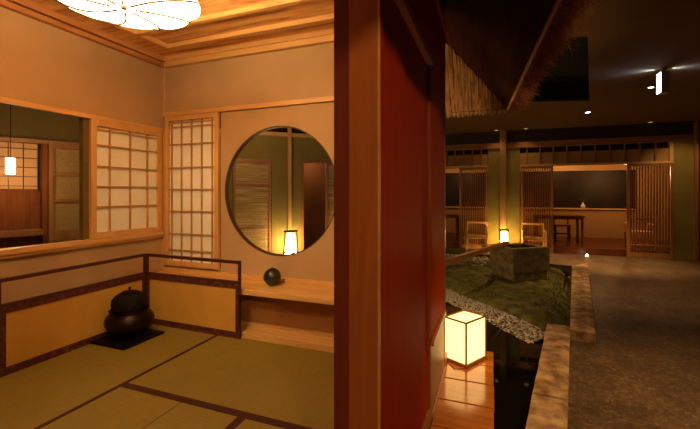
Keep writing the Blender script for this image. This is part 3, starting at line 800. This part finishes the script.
# back wall of the far room with a long dark window
w = B(-3,9,13.2,13.3,-.1,.76).box(-3,9,13.2,13.3,1.93,2.9).box(3.95,9,13.2,13.3,.76,1.93)
struct('wall_far_back', w, TANW)
struct('window_1', B(-3,3.95,13.26,13.3,.76,1.93), BLACKW)
struct('trim_33', B(-3,3.95,13.14,13.25,.75,.79), PX)
fv = thing('bud_vase', 'small white bud vase with a sprig on the far window sill', 'vase', (2.60,13.19,.79))
MB().lathe([(.0,0),(.05,0),(.07,.04),(.06,.09),(.025,.13),(.02,.17),(.0,.17)], (2.60,13.19,.79), 20, False).build('vase_body', WHITEG, fv, smooth=True)
m = MB()
for k in range(5):
    a = k*1.3; m.path([(2.60,13.19,.93),(2.60+.04*math.cos(a),13.19+.02*math.sin(a),1.0),(2.60+.11*math.cos(a),13.19-.03,1.05+.03*(k%2))], .007, 5)
m.build('sprig', PLANT, fv)
# furniture
def table(label, x, y, w_, d_, h, z0=-.10):
    r = thing('table', label, 'table', (x,y,z0), 0, 'tables of the far room')
    B(x-w_/2,x+w_/2,y-d_/2,y+d_/2,z0+h-.04,z0+h).build('tabletop', DIMZ, r, bevel=.004)
    B(x-w_/2+.05,x+w_/2-.05,y-d_/2+.05,y+d_/2-.05,z0+h-.10,z0+h-.04).build('apron', DIMZ, r)
    for sx in (-1,1):
        for sy in (-1,1):
            cx_, cy_ = x+sx*(w_/2-.06), y+sy*(d_/2-.06)
            B(cx_-.025,cx_+.025,cy_-.025,cy_+.025,z0,z0+h-.04).build('leg', DIMZ, r)
    return r
table('brown wooden table standing in the wide bay opening', 1.65, 11.35, 1.15, .7, .765)
table('dark table in the left bay behind the slatted door', -1.35, 11.6, .9, .7, .72)
def stool(label, x, y, z0=-.10):
    r = thing('stool', label, 'stool', (x,y,z0))
    B(x-.2,x+.2,y-.16,y+.16,z0+.42,z0+.46).build('seat', DIMZ, r)
    B(x-.2,x+.2,y+.12,y+.15,z0+.60,z0+.66).build('back_rail', DIMZ, r)
    for sx in (-1,1):
        for sy in (-1,1):
            B(x+sx*.17-.018,x+sx*.17+.018,y+sy*.13-.018,y+sy*.13+.018,z0,z0+(.66 if sy > 0 else .42)).build('leg', DIMZ, r)
    B(x-.17,x+.17,y-.14,y-.12,z0+.2,z0+.24).build('stretcher', DIMZ, r)
stool('small dark chair tucked behind the brown table', 1.84, 11.95)
CH = PZ
def chair(label, x, y, z0, rz=0):
    r = thing('low_chair', label, 'chair', (x,y,z0), rz, 'pale wooden chairs')
    f = lambda *a: B(*a)
    f(-.26,.26,-.24,.24,.36,.40).build('seat', CH, r, local=True)
    f(-.26,.26,.21,.24,.69,.74).build('back_top_rail', CH, r, local=True)
    f(-.23,.23,-.235,-.205,.18,.21).build('stretcher', CH, r, local=True)
    for sx in (-1,1):
        f(sx*.245-.018,sx*.245+.018,-.24,-.205,0,.36).build('leg', CH, r, local=True)
        f(sx*.245-.018,sx*.245+.018,.205,.24,0,.70).build('leg', CH, r, local=True)
        f(sx*.245-.018,sx*.245+.018,-.24,.21,.56,.59).build('armrest', CH, r, local=True)
        f(sx*.245-.018,sx*.245+.018,-.24,-.205,.40,.56).build('arm_post', CH, r, local=True)
    return r
c0 = chair('pale wooden chair left of the green pillar in front of the slats', -.36, 10.28, GZ)
dup(c0, (.97, 10.28, GZ), 0, 'pale wooden chair right of the green pillar in front of the slats')
dup(c0, (3.45, 11.3, -.10), PI, 'wooden chair seen behind the slatted door at the right end')
struct('floor_far_verge', MB().prism([(-3,9.7),(.8,9.7),(.8,10.6),(-3,10.6)], -.499, GZ), EARTH); struct('floor_path_end', MB().prism([(.802,8.98),(1.779,8.8),(1.998,10.6),(.802,10.6)], -.499, GZ), PATH)
post_lantern('glowing paper post lantern at the foot of the green pillar', .29, 10.15, GZ+.001, 1.38, LANT3)
tag(MB().lathe([(.0,0),(.02,0),(.02,.03),(.014,.04),(.0,.045)], (2.12,10.35,GZ), 16, False).build('floor_light', DOWN, smooth=True), 'tiny white floor light on the path before the table bay', 'light')

# ------------------------------------------------------------------ hall ceiling with a dark coffer
HC = 2.87
H4 = [(.10,4.35),(.93,4.50),(1.60,7.62),(.30,7.30)]
O4 = [(-3.0,-2.5),(9,-2.5),(9,10.6),(-3.0,10.6)]
m = MB(); m.add([(*p,HC) for p in O4]+[(*p,HC) for p in H4], [(0,1,5,4),(1,2,6,5),(2,3,7,6),(3,0,4,7)])
o = struct('ceiling_hall', m, HALLC, base=(0,0,HC))
md = o.modifiers.new('thick','SOLIDIFY'); md.thickness = .02; md.offset = 1 if o.data.polygons[0].normal.z > 0 else -1
m = MB(); m.add([(*p,HC) for p in H4]+[(*p,HC+.35) for p in H4], [(0,1,5,4),(1,2,6,5),(2,3,7,6),(3,0,4,7),(4,5,6,7)])
struct('ceiling_coffer', m, COFFER)
struct('wall_hall_right', B(9,9.1,-2.5,13.3,-.5,2.9), OLIVE)
struct('wall_hall_front', B(-3,9,-2.6,-2.5,-.5,2.9), OLIVE)
def downlight(label, x, y, mt, r_=.045):
    r = thing('downlight', label, 'ceiling light', (x,y,HC), 0, 'downlights of the hall ceiling')
    MB().lathe([(r_,-.012),(r_+.02,-.012),(r_+.022,.0),(r_,.0),(r_,-.012)], (x,y,HC), 24, False).build('trim_ring', METAL, r)
    MB().lathe([(.0,-.008),(r_,-.008),(r_,.001),(.0,.001)], (x,y,HC), 24, False).build('lamp_face', mt, r)
downlight('bright recessed downlight beyond the dark ceiling coffer', 1.80, 8.70, DOWN)
downlight('recessed downlight glowing just left of the hanging sign', 2.275, 6.98, DOWN, .036)
downlight('dim recessed downlight left of the brown pillar top', .11, 10.35, DOWND)
downlight('dim recessed downlight right of the brown pillar top', .80, 10.35, DOWND)
downlight('dim recessed downlight near the right end of the far wall', 3.38, 10.40, DOWND)
# hanging luminous sign, seen almost edge-on
sg = thing('exit_sign', 'luminous white box sign hanging edge-on below the hall ceiling', 'sign', (2.095,6.04,2.55))
B(2.055,2.145,5.97,6.10,2.55,2.83).build('housing', METAL, sg, bevel=.004)
B(2.050,2.055,5.975,6.105,2.56,2.82).build('lit_face', SIGN, sg); B(2.1447,2.1455,5.985,6.09,2.56,2.82).build('lit_face', SIGN, sg)
B(2.075,2.115,6.0,6.08,2.83,2.869).build('ceiling_bracket', METAL, sg)

# ------------------------------------------------------------------ lights
def light(kind, name, loc, energy, col, **k):
    l = bpy.data.lights.new(name, kind); l.energy = energy; l.color = col
    rot = k.pop('rot', None)
    for a, v in k.items(): setattr(l, a, v)
    o = bpy.data.objects.new(name, l); o.location = loc
    if rot: o.rotation_euler = rot
    COL.objects.link(o); return o
light('POINT','ceiling_lamp_bulb',(LX,LY,LZ+.15),15,(1,.68,.34),shadow_soft_size=.1)
light('POINT','annex_bulb',(-5.52,2.83,1.40),3.5,(1,.60,.26),shadow_soft_size=.06)
light('POINT','annex_ceiling_bulb',(-4.6,2.6,2.4),9,(1,.62,.28),shadow_soft_size=.1)
light('POINT','corridor_fill',(-3.6,5.0,2.3),11,(1,.62,.28),shadow_soft_size=.1)  # unseen fill light added to brighten the reed doors
light('POINT','corridor_lantern_glow',(q.x+.0,q.y-.16,.35),5,(1,.66,.22),shadow_soft_size=.08) if False else None
light('POINT','far_room_bulb',(3.35,11.75,1.75),26,(1,.5,.18),shadow_soft_size=.04)
light('POINT','far_room_bulb',(1.9,12.3,2.3),22,(1,.5,.18),shadow_soft_size=.08)
light('POINT','far_room_bulb',(-.8,12.0,2.0),14,(1,.5,.18),shadow_soft_size=.08)
def aimed(kind, name, loc, to, e, col, **k):
    v = Vector(to)-Vector(loc); q_ = v.to_track_quat('-Z','Y').to_euler()
    return light(kind, name, loc, e, col, rot=q_, **k)
def spot(name, loc, to, e, ang, col=(1,.60,.26), blend=.8, size=.05):
    aimed('SPOT', name, loc, to, e, col, spot_size=math.radians(ang), spot_blend=blend, shadow_soft_size=size)
spot('downlight_beam', (1.80,8.70,2.85), (2.3,9.4,0), 280, 62)
spot('downlight_beam', (2.29,6.98,2.85), (2.4,7.2,0), 60, 80)
spot('downlight_beam', (3.9,9.7,2.85), (4.0,10.6,.6), 25, 90)
spot('downlight_beam', (.11,10.3,2.85), (.11,10.3,0), 6, 100)
spot('downlight_beam', (.80,10.3,2.85), (.8,10.3,0), 6, 100)
spot('downlight_beam', (2.6,3.4,2.85), (2.0,3.4,-.2), 110, 60)
spot('downlight_beam', (1.2,1.6,2.85), (.5,3.0,-.2), 130, 50)
spot('downlight_beam', (.8,7.6,2.85), (.3,6.6,-.2), 60, 70)
spot('downlight_beam', (1.6,-1.6,2.8), (-.4,1.3,1.2), 110, 60)
spot('sign_side_glow', (2.035,6.04,2.845), (1.0,6.04,2.875), 14, 70, (.30,.58,1), 1, .02)
spot('sign_side_glow', (2.165,6.04,2.845), (3.2,6.04,2.875), 14, 70, (.30,.58,1), 1, .02)
light('POINT','garden_lamp_glow',(-.75,4.75,.0),12,(1,.66,.30),shadow_soft_size=.06)
spot('garden_uplight', (-.75,4.2,-.1), (-.3,4.3,2.4), 55, 56)
light('POINT','corridor_side_fill',tuple(P2+D2*.6+N2*.5+Vector((0,0,2.0))),5,(1,.6,.28),shadow_soft_size=.1)  # added fill, no visible source, lifts the wall behind the doorway
spot('back_wall_fill', (-1.25,.25,2.62), (-1.75,3.1,1.55), 105, 75, (1,.70,.36), 1, .3)  # out-of-view fill spot added to brighten back wall and shelf
S.world = bpy.data.worlds.new('night'); S.world.use_nodes = True
S.world.node_tree.nodes['Background'].inputs[0].default_value = (1,.5,.2,1); S.world.node_tree.nodes['Background'].inputs[1].default_value = .01

# ------------------------------------------------------------------ camera
cam = bpy.data.cameras.new('camera'); co = bpy.data.objects.new('camera', cam); COL.objects.link(co)
co.location = (0,0,EYE); co.rotation_euler = (PI/2, 0, math.radians(20.7))
cam.sensor_width = 36; cam.lens = 375/700*36; cam.shift_y = -21.5/700; cam.clip_start = .02
S.camera = co
S.view_settings.view_transform = 'Standard'; S.view_settings.look = 'None'
S.view_settings.exposure = 1.0; S.view_settings.gamma = 1; S.view_settings.use_curve_mapping = False
